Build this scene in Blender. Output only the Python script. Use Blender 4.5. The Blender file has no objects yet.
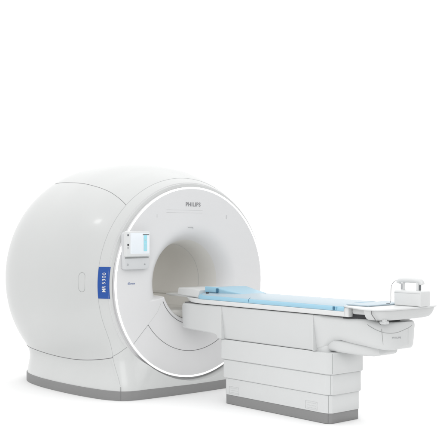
import bpy, math, random
from math import degrees, pi, sin, cos, radians, sqrt, atan2, asin
from mathutils import Vector, Matrix

S = bpy.context.scene
COL = S.collection

# ------------------------------------------------------------------ camera
cd = bpy.data.cameras.new('camera'); cam = bpy.data.objects.new('camera', cd); COL.objects.link(cam)
cam.location = (7.37, -6.05, 1.60)
cam.rotation_euler = (pi/2, 0, pi - 0.715 - pi/2)
cd.sensor_width = 36; cd.lens = 36*971.7/440
cd.shift_y = 8/440; cd.clip_start = 0.1; cd.clip_end = 400
S.camera = cam

# ------------------------------------------------------------------ world: white studio
ROOM_DIM = .72; LOW_DIM = .38
W = bpy.data.worlds.new('World'); S.world = W; W.use_nodes = True
bg = W.node_tree.nodes['Background']
# bright white backdrop beyond the scanner, dimmer room on the photographer's side
_nt = W.node_tree; _tc = _nt.nodes.new('ShaderNodeTexCoord'); _dp = _nt.nodes.new('ShaderNodeVectorMath'); _dp.operation = 'DOT_PRODUCT'
_dp.inputs[1].default_value = (-.755, .655, 0); _mr = _nt.nodes.new('ShaderNodeMapRange'); _mr.interpolation_type = 'SMOOTHSTEP'
_mr.inputs['From Min'].default_value = -.45; _mr.inputs['From Max'].default_value = .45
_mr.inputs['To Min'].default_value = ROOM_DIM; _mr.inputs['To Max'].default_value = 1.05
_nt.links.new(_tc.outputs['Generated'], _dp.inputs[0]); _nt.links.new(_dp.outputs['Value'], _mr.inputs['Value'])
_sx = _nt.nodes.new('ShaderNodeSeparateXYZ'); _nt.links.new(_tc.outputs['Generated'], _sx.inputs[0])
_m2 = _nt.nodes.new('ShaderNodeMapRange'); _m2.inputs['From Min'].default_value = -.02; _m2.inputs['From Max'].default_value = .10
_m2.inputs['To Min'].default_value = LOW_DIM; _m2.inputs['To Max'].default_value = ROOM_DIM
_nt.links.new(_sx.outputs['Z'], _m2.inputs['Value']); _nt.links.new(_m2.outputs['Result'], _mr.inputs['To Min'])
_nt.links.new(_mr.outputs['Result'], bg.inputs['Strength']); bg.inputs['Color'].default_value = (1, 1, 1, 1)

def softbox(name, loc, target, sx, sy, power, col=(1, 1, 1)):
    d = bpy.data.lights.new(name, 'AREA'); d.shape = 'RECTANGLE'; d.size = sx; d.size_y = sy
    d.energy = power; d.color = col
    o = bpy.data.objects.new(name, d); COL.objects.link(o); o.location = loc
    o.rotation_euler = (Vector(target)-Vector(loc)).to_track_quat('-Z', 'Y').to_euler()
    return o
softbox('overhead_softbox', (0.5, -0.5, 6.0), (0.5, -0.5, 0), 10, 10, 80)
softbox('front_softbox', (6.0, -5.5, 4.2), (0.2, -0.4, 0.7), 6, 4, 135)
softbox('sparkle_softbox', (-2.01, -3.79, 5.33), (-0.27, -0.9, 1.64), 0.12, 0.42, 5)

S.view_settings.view_transform = 'Standard'; S.view_settings.look = 'None'
S.view_settings.exposure = 0.30; S.view_settings.gamma = 1
S.cycles.max_bounces = 8; S.cycles.diffuse_bounces = 5

# ------------------------------------------------------------------ materials
def mat(name, col, rough=0.4, coat=0.0, emit=None, es=0, spec=0.5, bump=0, metal=0, var=0.02):
    m = bpy.data.materials.new(name); m.use_nodes = True
    nt = m.node_tree; b = nt.nodes['Principled BSDF']
    b.inputs['Roughness'].default_value = rough; b.inputs['Coat Weight'].default_value = coat
    b.inputs['Coat Roughness'].default_value = 0.12
    b.inputs['Specular IOR Level'].default_value = spec; b.inputs['Metallic'].default_value = metal
    tc = nt.nodes.new('ShaderNodeTexCoord'); nz = nt.nodes.new('ShaderNodeTexNoise')
    nz.inputs['Scale'].default_value = 3.0; nz.inputs['Detail'].default_value = 4
    nt.links.new(tc.outputs['Object'], nz.inputs['Vector'])
    rp = nt.nodes.new('ShaderNodeMix'); rp.data_type = 'RGBA'
    rp.inputs[6].default_value = (*[c*(1-var) for c in col], 1); rp.inputs[7].default_value = (*[min(1, c*(1+var)) for c in col], 1)
    nt.links.new(nz.outputs['Fac'], rp.inputs[0]); nt.links.new(rp.outputs[2], b.inputs['Base Color'])
    if bump:
        n2 = nt.nodes.new('ShaderNodeTexNoise'); n2.inputs['Scale'].default_value = 450
        nt.links.new(tc.outputs['Object'], n2.inputs['Vector'])
        bp = nt.nodes.new('ShaderNodeBump'); bp.inputs['Strength'].default_value = bump; bp.inputs['Distance'].default_value = 0.001
        nt.links.new(n2.outputs['Fac'], bp.inputs['Height']); nt.links.new(bp.outputs['Normal'], b.inputs['Normal'])
    if emit:
        b.inputs['Emission Color'].default_value = (*emit, 1); b.inputs['Emission Strength'].default_value = es
    return m
M = {
 'paint': mat('scanner_paint', (.60, .61, .605), .33, .2, bump=.04),
 'disc': mat('disc_paint', (.70, .70, .705), .42, .05, bump=.05),
 'table': mat('table_paint', (.62, .63, .63), .42, .05, bump=.08),
 'plinth': mat('plinth_grey', (.235, .235, .235), .55, bump=.1, var=.04),
 'gap': mat('gap_grey', (.19, .19, .195), .7),
 'gap_soft': mat('soft_gap_grey', (.33, .34, .34), .6),
 'gap_pale': mat('pale_gap_grey', (.45, .46, .46), .6),
 'liner': mat('bore_liner', (.70, .69, .66), .5, bump=.05),
 'ring': mat('ring_light', (.9, .9, .9), .3, emit=(1, 1, 1), es=.55),
 'borefill': mat('bore_fill_glow', (.9, .9, .9), .4, emit=(1, .98, .95), es=.5),  # glow added only to lift the bore interior
 'blue': mat('badge_blue', (.010, .075, .34), .5),
 'white': mat('white_plastic', (.70, .71, .71), .35, .1),
 'ink': mat('grey_ink', (.16, .17, .18), .5),
 'ink3': mat('lettering_grey', (.24, .24, .25), .5),
 'emb': mat('embossed_grey', (.58, .59, .59), .5),
 'ink2': mat('pale_ink', (.42, .43, .44), .5),
 'inkb': mat('blue_ink', (.10, .17, .38), .5),
 'pad': mat('pad_blue', (.31, .55, .69), .42, .15, bump=.15),
 'padlit': mat('pad_blue_lit', (.42, .515, .575), .4, .15, bump=.15),  # pad blue made paler: overhead light and sheen put into the colour
 'padlt': mat('cushion_blue', (.31, .52, .64), .4, .15, bump=.15),
 'paddk': mat('pad_dark', (.19, .42, .56), .5),
 'strap': mat('strap_navy', (.05, .16, .26), .6),
 'black': mat('black_rubber', (.03, .03, .035), .5),
 'screen': mat('screen_glass', (.78, .82, .86), .15, .3, emit=(.85, .93, 1), es=.04),
 'cyan': mat('cyan_key', (.35, .72, .82), .3),
 'panel': mat('panel_plastic', (.62, .63, .64), .4),
 'floor': mat('studio_floor', (.96, .96, .96), .9, spec=.1, var=.003),
}

# ------------------------------------------------------------------ helpers
def mk(name, verts, faces, m, parent=None, smooth=True, label=None, ang=35):
    me = bpy.data.meshes.new(name); me.from_pydata([tuple(v) for v in verts], [], faces)
    me.materials.append(M[m] if isinstance(m, str) else m)
    me.validate(); me.update()
    import bmesh
    bm = bmesh.new(); bm.from_mesh(me); bmesh.ops.recalc_face_normals(bm, faces=bm.faces)
    if smooth:
        for f in bm.faces: f.smooth = True
        for e in bm.edges:
            if len(e.link_faces) == 2 and e.calc_face_angle(0) > radians(ang): e.smooth = False
    bm.to_mesh(me); bm.free()
    o = bpy.data.objects.new(name, me); COL.objects.link(o)
    if parent: o.parent = parent
    if label: o['label'] = label
    return o
def thing(name, label, cat, loc=(0, 0, 0)):
    o = bpy.data.objects.new(name, None); COL.objects.link(o); o.location = loc
    o['label'] = label; o['category'] = cat
    return o
def grid_faces(nr, nc, wrap=False, off=0):
    F = []
    for i in range(nr-1):
        for j in range(nc if wrap else nc-1):
            k = (j+1) % nc
            F.append((off+i*nc+j, off+i*nc+k, off+(i+1)*nc+k, off+(i+1)*nc+j))
    return F
def rrect(a0, a1, b0, b1, r, n=7):
    """rounded rectangle loop in (a,b)"""
    r = min(r, (a1-a0)/2-1e-4, (b1-b0)/2-1e-4); L = []
    for (ca, cb, t0) in ((a1-r, b1-r, 0), (a0+r, b1-r, pi/2), (a0+r, b0+r, pi), (a1-r, b0+r, 1.5*pi)):
        for i in range(n): 
            t = t0 + pi/2*i/(n-1); L.append((ca+r*cos(t), cb+r*sin(t)))
    return L
def loft(name, loops, m, parent=None, caps=True, **k):
    V = [p for L in loops for p in L]; n = len(loops[0]); F = grid_faces(len(loops), n, True)
    if caps:
        F.append(tuple(range(n))); F.append(tuple(range((len(loops)-1)*n, len(loops)*n)))
    return mk(name, V, F, m, parent, **k)
def box(name, x0, x1, y0, y1, z0, z1, m, parent=None, r=.01, n=4, **k):
    """box with every edge rounded (stack of rounded rectangles)"""
    loops = []
    for i in range(n+1):
        t = pi/2*i/n; d = r*(1-sin(t)); z = z0+r*(1-cos(t))
        loops.append([(a, b, z) for a, b in rrect(x0+d, x1-d, y0+d, y1-d, max(r-d, .0005)+.0005, 5)])
    for i in range(n, -1, -1):
        t = pi/2*i/n; d = r*(1-sin(t)); z = z1-r*(1-cos(t))
        loops.append([(a, b, z) for a, b in rrect(x0+d, x1-d, y0+d, y1-d, max(r-d, .0005)+.0005, 5)])
    return loft(name, loops, m, parent, **k)
def tube(name, pts, r, m, parent=None, n=6, closed=False, sub=0, **k):
    if sub:
        Q = [Vector(p) for p in pts]; out = []
        for i in range(len(Q)-1):
            a, b, c, d = Q[max(i-1, 0)], Q[i], Q[i+1], Q[min(i+2, len(Q)-1)]
            for q in range(sub):
                f = q/sub; out.append(.5*((2*b)+(c-a)*f+(2*a-5*b+4*c-d)*f*f+(3*b-3*c+d-a)*f**3))
        pts = out+[Q[-1]]
    P = [Vector(p) for p in pts]; V = []; N = len(P)
    up = Vector((0.13, 0.21, 0.97))
    for i, p in enumerate(P):
        a = P[(i-1) % N] if (closed or i > 0) else P[i]; b = P[(i+1) % N] if (closed or i < N-1) else P[i]
        d = (b-a).normalized(); u = d.cross(up)
        if u.length < 1e-3: u = d.cross(Vector((1, 0, 0)))
        u.normalize(); w = d.cross(u)
        for j in range(n):
            t = 2*pi*j/n; V.append(p+u*(r*cos(t))+w*(r*sin(t)))
    F = grid_faces(N, n, True)
    if closed:
        for j in range(n): F.append(((N-1)*n+j, (N-1)*n+(j+1) % n, (j+1) % n, j))
    else:
        F += [tuple(range(n)), tuple(range((N-1)*n, N*n))]
    return mk(name, V, F, m, parent, **k)
def prism(name, poly, fn, t, m, parent=None, **k):
    """flat outline poly (u,v) placed by fn(u,v,h)->xyz with thickness t"""
    n = len(poly)
    return loft(name, [[fn(u, v, 0) for u, v in poly], [fn(u, v, t) for u, v in poly]], m, parent, **k)
def text(name, s, size, fn, m, parent=None, h=.0015, bold=False, sx=1, fit=None):
    cu = bpy.data.curves.new(name, 'FONT'); cu.body = s; cu.size = size; cu.align_x = 'CENTER'; cu.align_y = 'CENTER'
    cu.extrude = .0005; cu.offset = size*.02 if bold else 0; cu.resolution_u = 3; cu.space_character = 1.12
    o = bpy.data.objects.new(name, cu); COL.objects.link(o)
    dg = bpy.context.evaluated_depsgraph_get()
    me = bpy.data.meshes.new_from_object(o.evaluated_get(dg)); bpy.data.objects.remove(o)
    xs = [v.co.x for v in me.vertices]; k = (fit/(max(xs)-min(xs))) if fit else sx
    for v in me.vertices:
        hh = h if v.co.z > 0 else 0
        v.co = Vector(fn(v.co.x*k, v.co.y, hh))
    me.materials.clear(); me.materials.append(M[m]); me.update()
    r = bpy.data.objects.new(name, me); COL.objects.link(r)
    if parent: r.parent = parent
    return r
def sm(a, b, x):
    t = max(0, min(1, (x-a)/(b-a))); return t*t*(3-2*t)
def lerp(a, b, t): return a+(b-a)*t
def interp(tab, x):
    if x <= tab[0][0]: return tab[0][1]
    for (a, b), (c, d) in zip(tab, tab[1:]):
        if x <= c: return b+(d-b)*(x-a)/(c-a)
    return tab[-1][1]

ZC = 1.072
# ------------------------------------------------------------------ floor
o = mk('floor', [(.7+3.4*cos(2*pi*i/96), -.3+3.1*sin(2*pi*i/96), 0) for i in range(96)], [tuple(range(96))], 'floor', smooth=False)
o['kind'] = 'structure'

# ------------------------------------------------------------------ scanner
SC = thing('scanner', 'large white rounded magnetic resonance scanner with round bore and lit ring', 'scanner')

# profile of the shell: (x, circle radius, base half width)
PROF = [(-.036, .962, .70, .033), (-.064, .980, .78, .023), (-.100, 1.0, .825, .005), (-.145, 1.022, .85, -.017),
        (-.20, 1.048, .88, -.065), (-.29, 1.082, .93, -.18), (-.42, 1.120, .965, -.36), (-.62, 1.155, .99, -.60), (-.9, 1.178, 1.0, -.9), (-1.2, 1.178, .99, -1.2),
        (-1.45, 1.169, .955, -1.45), (-1.62, 1.141, .905, -1.62), (-1.78, 1.078, .82, -1.78), (-1.92, .95, .70, -1.92), (-2.01, .78, .55, -2.01), (-2.05, .6, .45, -2.05)]
def catmull(P, t):
    i = min(int(t), len(P)-2); f = t-i
    p0 = P[max(i-1, 0)]; p1 = P[i]; p2 = P[i+1]; p3 = P[min(i+2, len(P)-1)]
    return tuple(.5*((2*b)+(-a+c)*f+(2*a-5*b+4*c-d)*f*f+(-a+3*b-3*c+d)*f**3) for a, b, c, d in zip(p0, p1, p2, p3))
def smax(a, b, k):
    h = max(k-abs(a-b), 0)/k; return max(a, b)+h*h*k*.25
def shell(s, th):
    """th: 90 deg = up, -90 = down; y=cos, z=sin"""
    x, r, w, xl = catmull(PROF, s)
    c, z = cos(th), sin(th)
    r = r*(1+.017*max(0, z)*sm(4, 8, s))
    R = r
    if z < 0:
        ws = w; und = .095*sm(0, 1, (s-3)/2.5)*(1-.5*sm(9.5, 11.5, s))
        for _ in range(3):
            zb = ZC-ws/max(abs(c), 1e-6)*abs(z); ws = w-und*sm(.03, .36, zb)
        rb = min(ws/max(abs(c), 1e-6), ZC/abs(z))
        R = smax(r, rb, .10 if ZC/abs(z) > r+.3 or w/max(abs(c), 1e-6) < ZC/abs(z) else .02)
        R = min(R, ZC/abs(z))
    y = R*c; zz = ZC+R*z
    low = 1-sm(.08, .42, zz)
    x = lerp(x, xl+(1-sm(.0, .4, -x))*.05*max(0, 1-(y/.85)**2), low)
    return Vector((x, y, zz))
def zlow(x): return .322+.165*(x+.78)**2 if x > -.78 else .322+.06*(x+.78)**2
def th_up(s):
    x, r, w, xl = catmull(PROF, s); return pi/2-asin(min(.95, (.70-.085*sm(.5, 1.8, -x))/r))
def th_low(s):
    x, r, w, xl = catmull(PROF, s)
    if s <= 3: return -radians(lerp(37.2, 38.2, s/3))
    t = -radians(38)
    for _ in range(30):
        p = shell(s, t); t -= (p.z-zlow(x))*.5
    return t
def arc_ths(s, n):
    """half circle on the near side (-y): from top to bottom, rows aligned with the seams"""
    u, l = th_up(s), th_low(s)
    segs = [(pi/2, u, n[0]), (u, l, n[1]), (l, -pi/2, n[2])]
    out = []
    for a, b, k in segs: out.append([a+(b-a)*i/k for i in range(k+1)])
    return out
NS = (20, 60, 60)
def patch(name, s0, s1, ns, segs, side, m, label=None, parent=SC):
    """side: -1 near, +1 far, 0 both (top cover and fascia strips)"""
    V = []; nc = None; rows = 0
    for i in range(ns+1):
        s = s0+(s1-s0)*i/ns
        A = arc_ths(s, NS); th = []
        for g in segs:
            th += A[g] if not th else A[g][1:]
        line = []
        for t in th:
            p = shell(s, t)
            line.append(Vector((p.x, -p.y if side <= 0 else p.y, p.z)))
        if side == 0:
            line = [Vector((p.x, -p.y, p.z)) for p in reversed(line)][:-1]+line
        V += line; nc = len(line); rows += 1
    return mk(name, V, grid_faces(rows, nc), m, parent, label=label)
SEAM = 3.0; END = len(PROF)-1
patch('top_cover', SEAM, END, 70, (0,), 0, 'paint')
for sd in (-1, 1): patch('side_cover', SEAM, END, 70, (1,), sd, 'paint')
for sd in (-1, 1): patch('base_skirt', SEAM, END, 70, (2,), sd, 'paint')
# front fascia all round, with the recess round the disc
def opening(z): return .9312+.0228*(1-sm(-.6, .35, z))
V = []; rows = 0
def full_ths(s):
    A = arc_ths(s, NS); h = A[0]+A[1][1:]+A[2][1:]
    return h
for k in range(2+12):
    line = []
    if k < 2:
        for sd in (-1, 1):
            hs = full_ths(0.0); hs = hs if sd == -1 else hs[::-1][1:-1]
            for t in hs:
                p0 = shell(0, t); R = opening(sin(t))
                x = -.045 if k == 0 else p0.x+.003
                line.append(Vector((x, sd*R*cos(t), ZC+R*sin(t))))
    else:
        s = 3.0*(k-2)/11
        for sd in (-1, 1):
            hs = full_ths(s); hs = hs if sd == -1 else hs[::-1][1:-1]
            for t in hs:
                p = shell(s, t); line.append(Vector((p.x, sd*p.y, p.z)))
    V += line; rows += 1
NC = len(V)//rows
mk('front_fascia', V, grid_faces(rows, NC, True), 'paint', SC)
# rear cap
V = []
for k, r in enumerate((None, .5, .372)):
    for i in range(192):
        t = 2*pi*i/192
        if r is None:
            p = shell(END, asin(sin(t))); y = abs(p.y)*(1 if cos(t) > 0 else -1); V.append((p.x, y, p.z))
        else: V.append((-2.06, r*cos(t), ZC+r*sin(t)))
mk('rear_cover', V, grid_faces(3, 192, True), 'paint', SC)

# seams as narrow recessed gap strips
def seam_pts(fn, ts): return [fn(t) for t in ts]
near = lambda p, d=0: Vector((p.x, -p.y, p.z))
ss = [SEAM+(END-4.6-SEAM)*i/90 for i in range(91)]
sl = [SEAM+(END-3.6-SEAM)*i/90 for i in range(91)]
for sd in (-1, 1):
    tube('panel_gap', [Vector((shell(s, th_up(s)).x, sd*shell(s, th_up(s)).y, shell(s, th_up(s)).z)) for s in ss], .0022, 'gap', SC)
    tube('panel_gap', [Vector((shell(s, th_low(s)).x, sd*shell(s, th_low(s)).y, shell(s, th_low(s)).z)) for s in sl], .0030, 'gap', SC)
    s2 = [3.0*i/12 for i in range(13)]
    tube('panel_gap', [Vector((shell(s, th_low(s)).x, sd*shell(s, th_low(s)).y, shell(s, th_low(s)).z)) for s in s2], .0024, 'gap_soft', SC)
    hs = full_ths(SEAM); k1 = NS[0]+NS[1]
    pts = [Vector((shell(SEAM, t).x, sd*shell(SEAM, t).y, shell(SEAM, t).z)) for t in hs]
    pts = [p for p in pts if not (p.z < .12)]
    tube('panel_gap', pts, .0018, 'gap_pale', SC)

# plinth: outline of the base, slightly proud
def base_outline(z, grow):
    L = []
    for i in range(0, 141):
        s = END*i/140; x, r, w, xl = catmull(PROF, s)
        p = Vector((xl, w, z)); p.x += (1-sm(0, .4, -x))*.05*max(0, 1-(p.y/.85)**2); L.append(p)
    front = [Vector((L[0].x+.05*(max(0, 1-(y/.85)**2)-max(0, 1-(L[0].y/.85)**2)), y, z)) for y in [L[0].y*(-1+2*i/24) for i in range(1, 24)]]
    half = L
    loop = front+half+[Vector((p.x, -p.y, p.z)) for p in reversed(half)]
    out = []
    n = len(loop)
    for i in range(n):
        a, b = loop[i-1], loop[(i+1) % n]; d = (b-a).normalized(); nrm = Vector((d.y, -d.x, 0))
        out.append(loop[i]+nrm*grow)
    return out
PH = .088
loft('plinth', [base_outline(.001, .006), base_outline(PH-.006, .006), base_outline(PH, .0)], 'plinth', SC, ang=30)
p = shell(SEAM, -radians(80))
for sd in (-1, 1):
    q = Vector((shell(SEAM, -radians(50)).x, 0, 0))
    x, r, w, xl = catmull(PROF, SEAM); xx = xl
    tube('panel_gap', [(xx+.004, sd*(w+.005), z) for z in (.002, .05, .10, .13)], .0022, 'gap', SC)

# ------------------------------------------------------------------ disc with bell mouth and bore
NT = 360
BR = .368; BA = .36; BB = .195
def below(th):      # 1 above the ledge, 0 below
    s = sin(th); return sm(-.36, -.29, s)
def disc_pt(k, th, n0=10, n1=16):
    q = below(th); a = lerp(.03, BA, q); b = lerp(.03, BB, q); x1 = 0
    R0 = BR+b; 
    if k <= n0:
        r = lerp(.912, R0, k/n0); x = 0.0
        # very slight dish towards the bell
    else:
        t = pi/2*(k-n0)/n1; r = BR+b-b*sin(t); x = -a+a*cos(t)
    return Vector((x, r*cos(th), ZC+r*sin(th)))
ths = [2*pi*i/NT for i in range(NT)]
# finer sampling round the ledge
def warp(n):
    out = []
    for i in range(n):
        out.append(2*pi*i/n)
    for c in (pi+radians(19), 2*pi-radians(19)):
        out += [c+radians(4)*(j/12-1)+.0007 for j in range(25)]
    return sorted(out)
ths = warp(NT); NT2 = len(ths)
KS = 10+9
V = [disc_pt(k, t) for k in range(KS+1) for t in ths]
mk('disc_face', V, grid_faces(KS+1, NT2, True), 'disc', SC, ang=50)
V = [disc_pt(k, t) for k in range(KS, 27) for t in ths]
mk('bore_mouth', V, grid_faces(27-KS, NT2, True), 'liner', SC, ang=50)
V = []
for k in range(27):
    pass
tubeprof = [(-.03, None)]
V = []
for x in (0, -.5, -1.0, -1.5, -2.06):
    for t in ths:
        xx = disc_pt(26, t).x if x == 0 else x
        V.append((xx, BR*cos(t), ZC+BR*sin(t)))
mk('bore_liner', V, grid_faces(5, NT2, True), 'liner', SC)
# bore liner seams
tube('liner_gap', [(-.36, BR*cos(t)*.999, ZC+BR*sin(t)*.999) for t in [2*pi*i/120 for i in range(120)]], .0016, 'gap_pale', SC, closed=True)
# disc side wall and light ring
V = [];
for (x, r) in ((-.046, .975), (-.045, .930), (-.012, .931), (-.004, .930)):
    V += [(x, r*cos(t), ZC+r*sin(t)) for t in ths]
mk('disc_wall', V, grid_faces(4, NT2, True), 'disc', SC)
V = []
RP = [(-.004, .930), (.002, .9295), (.0045, .927), (.0055, .921), (.0045, .915), (.002, .9125), (0, .912)]
for (x, r) in RP: V += [(x, r*cos(t), ZC+r*sin(t)) for t in ths]
mk('light_ring', V, grid_faces(len(RP), NT2, True), 'ring', SC, ang=80)

D = .0006
def dp(y, z, h=0): return (D+h, y, z)
def arc(r, a0, a1, n=40, x=0.0, yc=0, zc=ZC): return [(x, yc+r*cos(radians(a0+(a1-a0)*i/n)), zc+r*sin(radians(a0+(a1-a0)*i/n))) for i in range(n+1)]
# docking cover: arc gap below the bore and the two oblique gaps
tube('disc_gap', arc(.672, 215, 325, 70), .0027, 'gap', SC)
for sd in (-1, 1):
    tube('disc_gap', [(0, sd*.551, .685), (0, sd*.72, .515)], .0020, 'gap_soft', SC)
    tube('disc_gap', [(0, sd*.551, .685), (0, sd*.44, .80), (0, sd*.395, .885)], .0011, 'gap_pale', SC)
tube('disc_gap', arc(.412, 205, 335, 50), .0036, 'gap', SC)
tube('disc_gap', arc(.364, 212, 328, 50, x=-.05), .005, 'gap', SC)
tube('disc_gap', arc(.352, 212, 328, 50, x=-.10), .006, 'gap_soft', SC)
glowV = []  # added glowing strip behind the lip, out of view, to brighten the bore
for x in (-1.75, -.45):
    for a in range(102, 143, 4): glowV.append((x, (BR-.006)*cos(radians(a)), ZC+(BR-.006)*sin(radians(a))))
for x in (-1.75, -.45):
    for a in range(102, 143, 4): glowV.append((x, (BR-.001)*cos(radians(a)), ZC+(BR-.001)*sin(radians(a))))
mk('bore_fill_glow', glowV, grid_faces(2, 11)+grid_faces(2, 11, off=22), 'borefill', SC)
# flat bridge inside the bore
box('bore_bridge', -2.0, -.05, -.28, .28, .70, .80, 'liner', SC, r=.02)
for sd in (-1, 1):
    box('bore_rail', -2.0, -.14, sd*.335-.02, sd*.335+.02, .90, .925, 'liner', SC, r=.008)

# lettering and marks on the disc
text('maker_lettering', 'PHILIPS', .054, lambda u, v, h: dp(u, 1.829+v, h), 'ink3', SC, bold=True, fit=.185)
text('disc_lettering', 'dStream', .030, lambda u, v, h: dp(-.745+u, 1.083+v, h), 'inkb', SC, fit=.08)
box('disc_mark', 0, .0015, -.065, .0, 1.604, 1.608, 'ink2', SC, r=.0004)
box('disc_mark', 0, .0017, -.004, .0005, 1.588, 1.6085, 'ink2', SC, r=.0004)
box('disc_tick', 0, .0015, -.446, -.441, 1.70, 1.73, 'gap_pale', SC, r=.0004)
box('disc_tick', 0, .0015, .43, .434, 1.69, 1.73, 'gap_soft', SC, r=.0004)
for zz in (1.775, 1.748):
    tube('disc_gap', [(0, -.33, zz), (0, .12, zz)], .0010, 'gap_pale', SC)

# blue badge on the fascia (follows the shell between s=.2 and the seam)
def fas(s, z, off):
    """point on the near fascia at parameter s and height z"""
    x, r, w, xl = catmull(PROF, s); th = asin((z-ZC)/r)
    p = shell(s, th); q = Vector((p.x, -p.y, p.z)); e = .002
    a = shell(s+e, th); b = shell(s, th+e); 
    n = (Vector((a.x, -a.y, a.z))-q).cross(Vector((b.x, -b.y, b.z))-q).normalized()
    if n.x < 0: n = -n
    return q+n*off
s_a, s_b = .15, 2.95
V = []
for off in (.0005, .005):
    for i in range(13):
        for j in range(13):
            V.append(fas(lerp(s_a, s_b, i/12), lerp(.95, 1.24, j/12), off))
F = grid_faces(13, 13)+grid_faces(13, 13, off=169)
ed = [j for j in range(12)]+[12+13*i for i in range(12)]+[168-j for j in range(12)]+[156-13*i for i in range(12)]
for a, b in zip(ed, ed[1:]+ed[:1]): F.append((a, b, b+169, a+169))
BG = mk('badge', V, F, 'blue', SC, ang=40, label='blue badge with white lettering reading upwards')
def badge_fn(u, v, h): return fas(lerp(s_a, s_b, .5)+v/.105*2.8*.9, 1.095+u, .0051+h)
text('badge_lettering', 'MR', .05, lambda u, v, h: badge_fn(u-.058, v, h), 'white', BG, bold=True, fit=.058)
text('badge_lettering', '5300', .05, lambda u, v, h: badge_fn(u+.040, v, h), 'white', BG, fit=.105)

# oblong hatch outline on the side cover
def side(x, z, off=0):
    lo, hi = SEAM, END-4
    for _ in range(30):
        mid = (lo+hi)/2
        if catmull(PROF, mid)[0] > x: lo = mid
        else: hi = mid
    r = catmull(PROF, lo)[1]; p = shell(lo, asin((z-ZC)/r)); return Vector((p.x, -p.y-off, p.z))
hp = []
for i in range(48):
    t = 2*pi*i/48; cx = .035; 
    hp.append(side(-.31+cx*cos(t), 1.095+.055*(1 if sin(t) > 0 else -1)+cx*sin(t), 0))
tube('hatch_gap', hp, .0018, 'gap_soft', SC, closed=True)

# ------------------------------------------------------------------ control panel on the disc
CP = SC
def panel_box(name, y0, y1, z0, z1, x0, x1, r, m):
    loops = []
    for (x, d) in ((x0, 0), (x1-.012, 0), (x1-.004, .003), (x1, .010)):
        loops.append([(x, a, b) for a, b in rrect(y0+d, y1-d, z0+d, z1-d, r, 6)])
    return loft(name, loops, m, CP)
cpn = panel_box('control_panel', -.86, -.575, 1.215, 1.56, .004, .055, .022, 'panel')
hd = panel_box('display_unit', -.865, -.585, 1.335, 1.57, .056, .085, .012, 'white'); hd.parent = cpn
scr = panel_box('screen', -.815, -.60, 1.362, 1.555, .0855, .0875, .006, 'screen'); scr.parent = cpn
def btn(y, z, x, m, r=.009):
    o = loft('button', [[(x+h, y+rr*cos(2*pi*i/16), z+rr*sin(2*pi*i/16)) for i in range(16)] for h, rr in ((0, r), (.004, r), (.006, r*.7))], m, cpn)
btn(-.842, 1.535, .085, 'ink'); btn(-.842, 1.445, .085, 'black'); btn(-.842, 1.418, .085, 'ink2', .008)
btn(-.825, 1.262, .055, 'ink2'); btn(-.63, 1.262, .055, 'ink2', .007)
b_ = box('key_strip', .088, .090, -.665, -.628, 1.385, 1.535, 'cyan', cpn, r=.0008)
b_ = box('key_cap', .0885, .0915, -.675, -.605, 1.536, 1.543, 'ink', cpn, r=.0008)
text('screen_lettering', 'A', .03, lambda u, v, h: (.0905+h, -.646+u, 1.49+v), 'white', cpn)
for zz in (1.41, 1.43, 1.45): box('screen_line', .0903, .0912, -.658, -.635, zz, zz+.004, 'white', cpn, r=.0003)
box('tray_slot', .0553, .0562, -.855, -.585, 1.318, 1.330, 'gap_soft', cpn, r=.0003)

# ------------------------------------------------------------------ patient table
TB = thing('patient_table', 'long white patient table on stepped column, docked into the scanner bore', 'table', (1.35, 0, 0))
TI = Matrix.Translation((-1.35, 0, 0))
TPARTS = []
def T(o):
    o.parent = TB; o.matrix_parent_inverse = TI; return o

def column(name, x0, x1, hw, z0, z1, r, m, bulge=.05, flare=0.0, edge=.006):
    x0 -= .022; x1 -= .022
    loops = []
    for (z, d) in ((z0, edge), (z0+edge, 0), (z1-edge, -flare), (z1, edge-flare)):
        L = []
        for a, b in rrect(x0+d, x1-d, -hw+d, hw-d, r, 9):
            if a > (x0+x1)/2: a += bulge*max(0, 1-(b/hw)**2)
            L.append((a, b, z))
        loops.append(L)
    return T(loft(name, loops, m))
column('table_plinth', .715, 1.985, .20, .002, .085, .045, 'plinth', edge=.003)
column('column_cover', .712, 1.990, .203, .0852, .235, .045, 'table', edge=.003)
column('column_cover', .690, 2.005, .212, .237, .405, .045, 'table')
column('column_cover', .665, 2.020, .221, .407, .585, .045, 'table')
box_c = T(box('column_core', .80, 1.95, -.19, .19, .09, .66, 'table', None, r=.04))
# corner gap on the near foot-end edge
def col_corner(x1, hw, a, z):
    a = radians(a); r = .045; x = x1-.022-r+r*cos(a); y = -hw+r-r*sin(a)
    return (x+.05*max(0, 1-(y/hw)**2), y, z)
for z0, z1, x, hw, a, rr, mm in ((.004, .082, 1.985, .20, 40, .0022, 'gap'), (.088, .232, 1.990, .203, 40, .0020, 'gap_soft'),
                                 (.243, .400, 2.005, .212, 25, .0016, 'gap_soft'), (.413, .578, 2.020, .221, 15, .0016, 'gap_soft')):
    T(tube('column_gap', [col_corner(x, hw, a, z0), col_corner(x, hw, a, z1)], rr, mm))
# embossed vent plates low on the cover
for xc in (.83, 1.79):
    y = -.2035
    o = tube('vent_outline', [(xc-.065, y, .10), (xc+.065, y, .10), (xc+.065, y, .165), (xc-.065, y, .165)], .0015, 'emb', closed=True); T(o)
    for k in range(3):
        zz = .112+.02*k
        T(tube('vent_slot', [(xc-.05, y, zz), (xc+.05, y, zz)], .0015, 'emb'))

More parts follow.
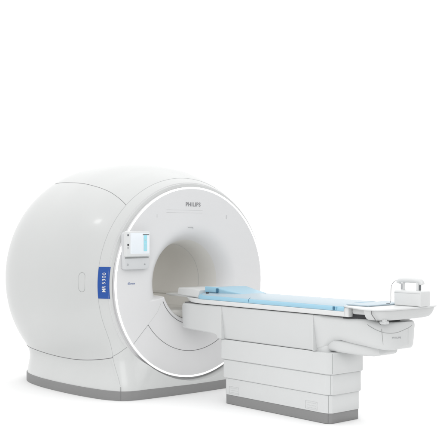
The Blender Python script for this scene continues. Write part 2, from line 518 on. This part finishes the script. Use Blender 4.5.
# upper body
def sect(x, yt, yb, zt, zb, r, yc=0, n=7):
    """rounded trapezoid section in y-z at x"""
    L = []
    for a, b in rrect(-1, 1, zb, zt, r, n): pass
    pts = []
    for a, b in rrect(-yt, yt, zb, zt, r, n):
        f = (b-zb)/max(zt-zb, 1e-6); w = lerp(yb, yt, f)
        pts.append((x, a*w/yt+yc, b))
    return pts
def along(name, tab, m, **k):
    return T(loft(name, [sect(*t) for t in tab], m, **k))
# head end block
along('head_block', [(.085, .19, .18, .860, .680, .03), (.095, .215, .205, .876, .655, .03), (.13, .238, .236, .884, .645, .022), (.25, .243, .243, .886, .640, .018),
                     (.54, .245, .245, .888, .630, .018), (.60, .245, .245, .888, .622, .018), (.635, .245, .245, .888, .612, .014), (.650, .245, .245, .888, .590, .01), (.704, .245, .245, .888, .588, .01)], 'table')
# central section
along('centre_cover', [(.7045, .2435, .205, .888, .588, .012), (1.80, .2435, .214, .888, .588, .012), (1.835, .2435, .236, .888, .588, .012), (1.845, .2440, .238, .888, .588, .012)], 'table')
# cantilever towards the foot end, rounded end
tab = [(1.8455, .2430, .195, .888, .60, .02), (1.91, .243, .19, .888, .610, .03), (1.96, .243, .187, .888, .65, .05), (2.02, .243, .187, .888, .685, .055), (2.08, .243, .188, .888, .690, .055), (2.20, .243, .195, .886, .676, .06)]
FX, FA = 2.375, .24
def foot_f(x):
    u = max(0, min(1, (x-FX)/FA)); return (1-u**2.4)**(1/2.4)
for i in range(0, 19):
    u = sin(pi/2*i/18); x = FX+FA*u*.9995; f = foot_f(x)
    tab.append((x, .243*f, .205*f, .886-.016*sm(0, .6, u), .668-.026*u+.05*u**8, min(.042, .2*f)))
along('foot_cover', tab, 'table', ang=50)
# cap ring above the foot cover (dark recess, then tray)
along('under_tray', [(1.80, .17, .16, .685, .592, .02), (2.0, .17, .16, .695, .590, .03), (2.31, .165, .155, .680, .584, .03), (2.39, .155, .145, .680, .588, .03), (2.435, .12, .11, .675, .602, .025), (2.45, .06, .05, .665, .62, .01)], 'table')
along('recess_block', [(.13, .21, .21, .8955, .884, .004), (2.2, .21, .21, .8955, .884, .004)], 'gap')
along('recess_block', [(2.15, .215, .215, .93, .855, .02), (2.38, .20, .20, .93, .855, .02), (2.46, .12, .12, .93, .855, .02)], 'black')
# gap lines on the foot cover
def foot_side(x, z):
    hw = interp([(1.8, .195), (2.375, .205)], x); w = lerp(hw, .243, max(0, min(1, (z-.66)/.2)))*foot_f(x)
    return (x, -w-.0008, z)
def foot_pt(phi, z, off=.001):
    """phi 90 = near side, 0 = end, negative = far side"""
    c, q = cos(radians(phi)), sin(radians(phi)); w = lerp(.205, .243, max(0, min(1, (z-.66)/.2)))
    x = FX+FA*abs(c)**(2/2.4); y = -w*abs(q)**(2/2.4)*(1 if q > 0 else -1)
    d = max(0, z-.828)/.042; off -= .042*(1-sqrt(max(0, 1-d*d))) if d < 1 else .042
    return (x+off*c, y-off*q*.9, z)
T(tube('foot_gap', [foot_pt(54, z, 0) for z in (.868, .82, .77, .72, .70)], .0018, 'gap_soft'))
T(tube('foot_gap', [foot_pt(-3, z, 0) for z in (.868, .82, .77, .72, .70)], .0014, 'gap_pale'))
T(tube('foot_gap', [foot_pt(lerp(86, -40, i/40), .862-.074*sin(pi*min(1, (i/36))**.85), 0.0) for i in range(0, 35)], .0018, 'gap_soft'))
T(text('foot_lettering', 'PHILIPS', .018, lambda u, v, h: foot_pt(23-degrees(u/.20), .752+v, .001+h), 'ink2', None, fit=.07))

# tabletop board
def board(name, x0, x1, w, z0, z1, m, r=.012, **k):
    return T(box(name, x0, x1, -w, w, z0, z1, m, None, r=r, **k))
along('tabletop', [(.10, .17, .15, .940, .930, .004), (.16, .20, .19, .938, .912, .006), (.24, .235, .225, .937, .899, .008), (.33, .257, .25, .938, .897, .010), (.40, .262, .258, .938, .896, .010),
                   (2.195, .262, .258, .938, .896, .010), (2.205, .262, .258, .975, .896, .010)], 'white')
along('tabletop_tongue', [(-.27, .10, .09, .955, .940, .005), (-.24, .15, .14, .957, .936, .006), (.30, .18, .17, .957, .932, .006)], 'white')
# head-end frame on the tongue
along('head_frame', [(-.06, .13, .14, 1.01, .951, .012), (-.04, .15, .165, 1.022, .951, .014), (.20, .17, .19, 1.030, .945, .014), (.33, .19, .215, 1.012, .94, .014)], 'white')
for yy in (-.09, -.05): T(box('frame_socket', -.0605, -.0585, yy-.008, yy+.008, .985, .997, 'inkb', None, r=.0006))

# foot-end plate (flared) and the tray beneath
def plate_outline(grow=0):
    half = [(2.206, .262), (2.30, .305), (2.42, .355), (2.52, .385), (2.60, .375), (2.65, .33), (2.675, .25), (2.685, .1), (2.687, 0)]
    P = [(x, y) for x, y in half]
    L = [(x, -y) for x, y in P]+[(x, y) for x, y in reversed(P[:-1])]
    cx, cy = 2.44, 0
    return [(cx+(x-cx)*(1+grow), cy+(y-cy)*(1+grow)) for x, y in L]
def cat_loop(P, n=4):
    N = len(P); out = []
    for i in range(N):
        p0, p1, p2, p3 = P[(i-1) % N], P[i], P[(i+1) % N], P[(i+2) % N]
        if i == N-1: out.append(p1); continue
        if i == 0: p0 = p1
        if i == N-2: p3 = p2
        for j in range(n):
            f = j/n; out.append(tuple(.5*((2*b)+(-a+c)*f+(2*a-5*b+4*c-d)*f*f+(-a+3*b-3*c+d)*f**3) for a, b, c, d in zip(p0, p1, p2, p3)))
    return out
PL = [(0.0, .974), (.012, .978), (.014, .981), (.010, .985), (-.01, .987)]
T(loft('foot_plate', [[(x, y, z) for x, y in cat_loop(plate_outline(g))] for g, z in PL], 'white', ang=60))
TR = [(-.30, .893), (-.22, .895), (-.15, .903), (-.10, .920), (-.06, .945), (-.035, .9735)]
def tray_loop(g, z):
    out = []
    for x, y in cat_loop(plate_outline(0)):
        sx = max(x, 2.495); cx = 2.44
        yy = y*(1+g*1.0); xx = cx+(sx-cx)*(1+g*.9)
        out.append((xx+.0, yy, z))
    return out
T(loft('foot_tray', [tray_loop(g, z) for g, z in TR], 'table', ang=60))
# small latch under the plate on the near side, with its dark lever
T(box('latch', 2.575, 2.64, -.285, -.235, .868, .892, 'table', None, r=.010))
T(box('latch', 2.605, 2.635, -.29, -.255, .885, .910, 'table', None, r=.008))
T(tube('latch_lever', [(2.585, -.382, .972), (2.580, -.372, .945), (2.595, -.362, .920), (2.590, -.335, .895), (2.580, -.29, .878), (2.58, -.27, .862)], .0032, 'gap', sub=5))
T(box('near_bracket', 2.205, 2.245, -.258, -.20, .896, .9725, 'white', None, r=.006))
T(box('inner_panel', 2.246, 2.53, -.225, .225, .918, .9735, 'table', None, r=.02))

# ------------------------------------------------------------------ mattress (lies on the board)
MT = thing('mattress', 'light blue mattress lying along the white patient table', 'mattress', (1.2, 0, .938))
MI = Matrix.Translation((-1.2, 0, -.938))
def Mp(o, par=None):
    o.parent = par or MT; o.matrix_parent_inverse = MI if not par else Matrix.Identity(4); return o
prof = [(-.256, .9392), (-.2585, .945), (-.258, .962), (-.250, .975), (-.232, .984), (-.20, .991), (-.12, .998), (0, 1.0)]
prof = prof+[(-y, z) for y, z in reversed(prof[:-1])]
def pad_loop(x, f=1, zf=1):
    return [(x, y*f, .9392+(z-.9392)*zf) for y, z in prof]
xs = [(.345, .70, .35), (.350, .80, .62), (.36, .88, .82), (.375, .94, .93), (.40, .98, .98), (.44, 1, 1)]+[(.44+.05*i, 1, 1) for i in range(1, 34)]+[(2.18, 1, 1), (2.194, .995, .97), (2.199, .985, .9)]
L = [pad_loop(*a) for a in xs]
nrow = len(prof)
V = [p for l in L for p in l]
F = grid_faces(len(L), nrow, True)+[tuple(range(nrow)), tuple(range((len(L)-1)*nrow, len(L)*nrow))]
Mp(mk('pad', V, F, 'pad', ang=60))
ct = [(y, z+.0012) for y, z in prof[3:-3]]; ct = ct+[(y, z-.0018) for y, z in reversed(ct)]
Mp(loft('pad_lit_top', [[(x, y, .9392+(z-.9392)*zf) for y, z in ct] for x, zf in [(.43, 1.0)]+[(.5+.1*i, 1) for i in range(17)]+[(2.185, 1)]], 'padlit', ang=60))  # thin layer in the paler blue, painting the light on the mattress top
Mp(box('pad_end', 2.203, 2.43, -.235, .235, .9885, .9988, 'padlit', None, r=.003))
for xc in (1.08,):
    Mp(tube('pad_seam', [(xc, y*1.001, z+.0004) for y, z in prof[1:5]], .0026, 'strap'))
def clip(xc):
    Mp(box('strap_clip', xc-.012, xc+.012, -.262, -.255, .944, .972, 'strap', None, r=.003))
    Mp(box('strap_clip', xc+.022, xc+.034, -.262, -.255, .944, .972, 'paddk', None, r=.003))
clip(2.09)

# head cushion on the mattress
HC = thing('head_cushion', 'light blue wedge cushion with raised rim at the head end of the table', 'cushion', (.45, .05, 1.0))
HI = Matrix.Translation((-.45, -.05, -1.0))
def H(o): o.parent = HC; o.matrix_parent_inverse = HI; return o
def hsec(x, y0, y1, z0, z1, r):
    return [(x, a, b) for a, b in rrect(y0, y1, z0, z1, r, 6)]
H(loft('cushion_body', [hsec(.36, -.13, .20, .985, 1.015, .01), hsec(.37, -.15, .215, .985, 1.032, .014), (hsec(.40, -.16, .22, .985, 1.042, .016)), hsec(.52, -.16, .22, .985, 1.048, .016),
     hsec(.56, -.155, .215, .985, 1.046, .016), hsec(.66, -.14, .21, .985, 1.025, .014), hsec(.80, -.12, .19, .985, 1.006, .008), hsec(.86, -.10, .17, .985, .999, .004)], 'padlt', ang=60))
H(box('cushion_rim', .38, .55, -.172, -.150, 1.0, 1.052, 'pad', None, r=.008))
H(box('cushion_tab', .54, .56, -.176, -.148, 1.0, 1.040, 'strap', None, r=.006))
H(box('cushion_clip', .445, .475, -.215, -.195, .9905, 1.002, 'black', None, r=.004))

# ------------------------------------------------------------------ box with carrying handle
CB = thing('coil_box', 'small white box with carrying handle and black cable on the foot end of the table', 'box', (2.55, .12, .988))
CI = Matrix.Translation((-2.55, -.12, -.988))
def B(o): o.parent = CB; o.matrix_parent_inverse = CI; return o
B(box('case', 2.45, 2.712, .05, .175, .9885, 1.108, 'white', None, r=.010))
B(tube('case_gap', [(2.452, .0498, 1.090), (2.705, .0498, 1.090)], .0012, 'gap_pale'))
# handle: two posts and a rounded grip
for xc in (2.492, 2.645):
    B(box('handle_post', xc-.012, xc+.012, .095, .130, 1.106, 1.175, 'white', None, r=.005))
B(box('handle_post_inset', 2.483, 2.501, .0935, .0952, 1.115, 1.16, 'ink2', None, r=.0006))
B(box('handle_post_inset', 2.6575, 2.6595, .098, .127, 1.112, 1.165, 'ink', None, r=.0008))
B(tube('handle_grip', [(2.450, .1125, 1.162), (2.456, .1125, 1.176), (2.475, .1125, 1.184), (2.56, .1125, 1.189), (2.65, .1125, 1.185), (2.670, .1125, 1.176), (2.678, .1125, 1.158)], .0215, 'white', n=16, sub=6))
B(tube('cable', [(2.445, .112, 1.180), (2.425, .09, 1.175), (2.418, .06, 1.14), (2.424, .045, 1.08), (2.428, .040, 1.03), (2.420, .035, .998), (2.41, .03, .9935)], .0022, 'ink3', sub=6))
B(box('cable_plug', 2.395, 2.42, .018, .042, .988, 1.003, 'ink', None, r=.004))
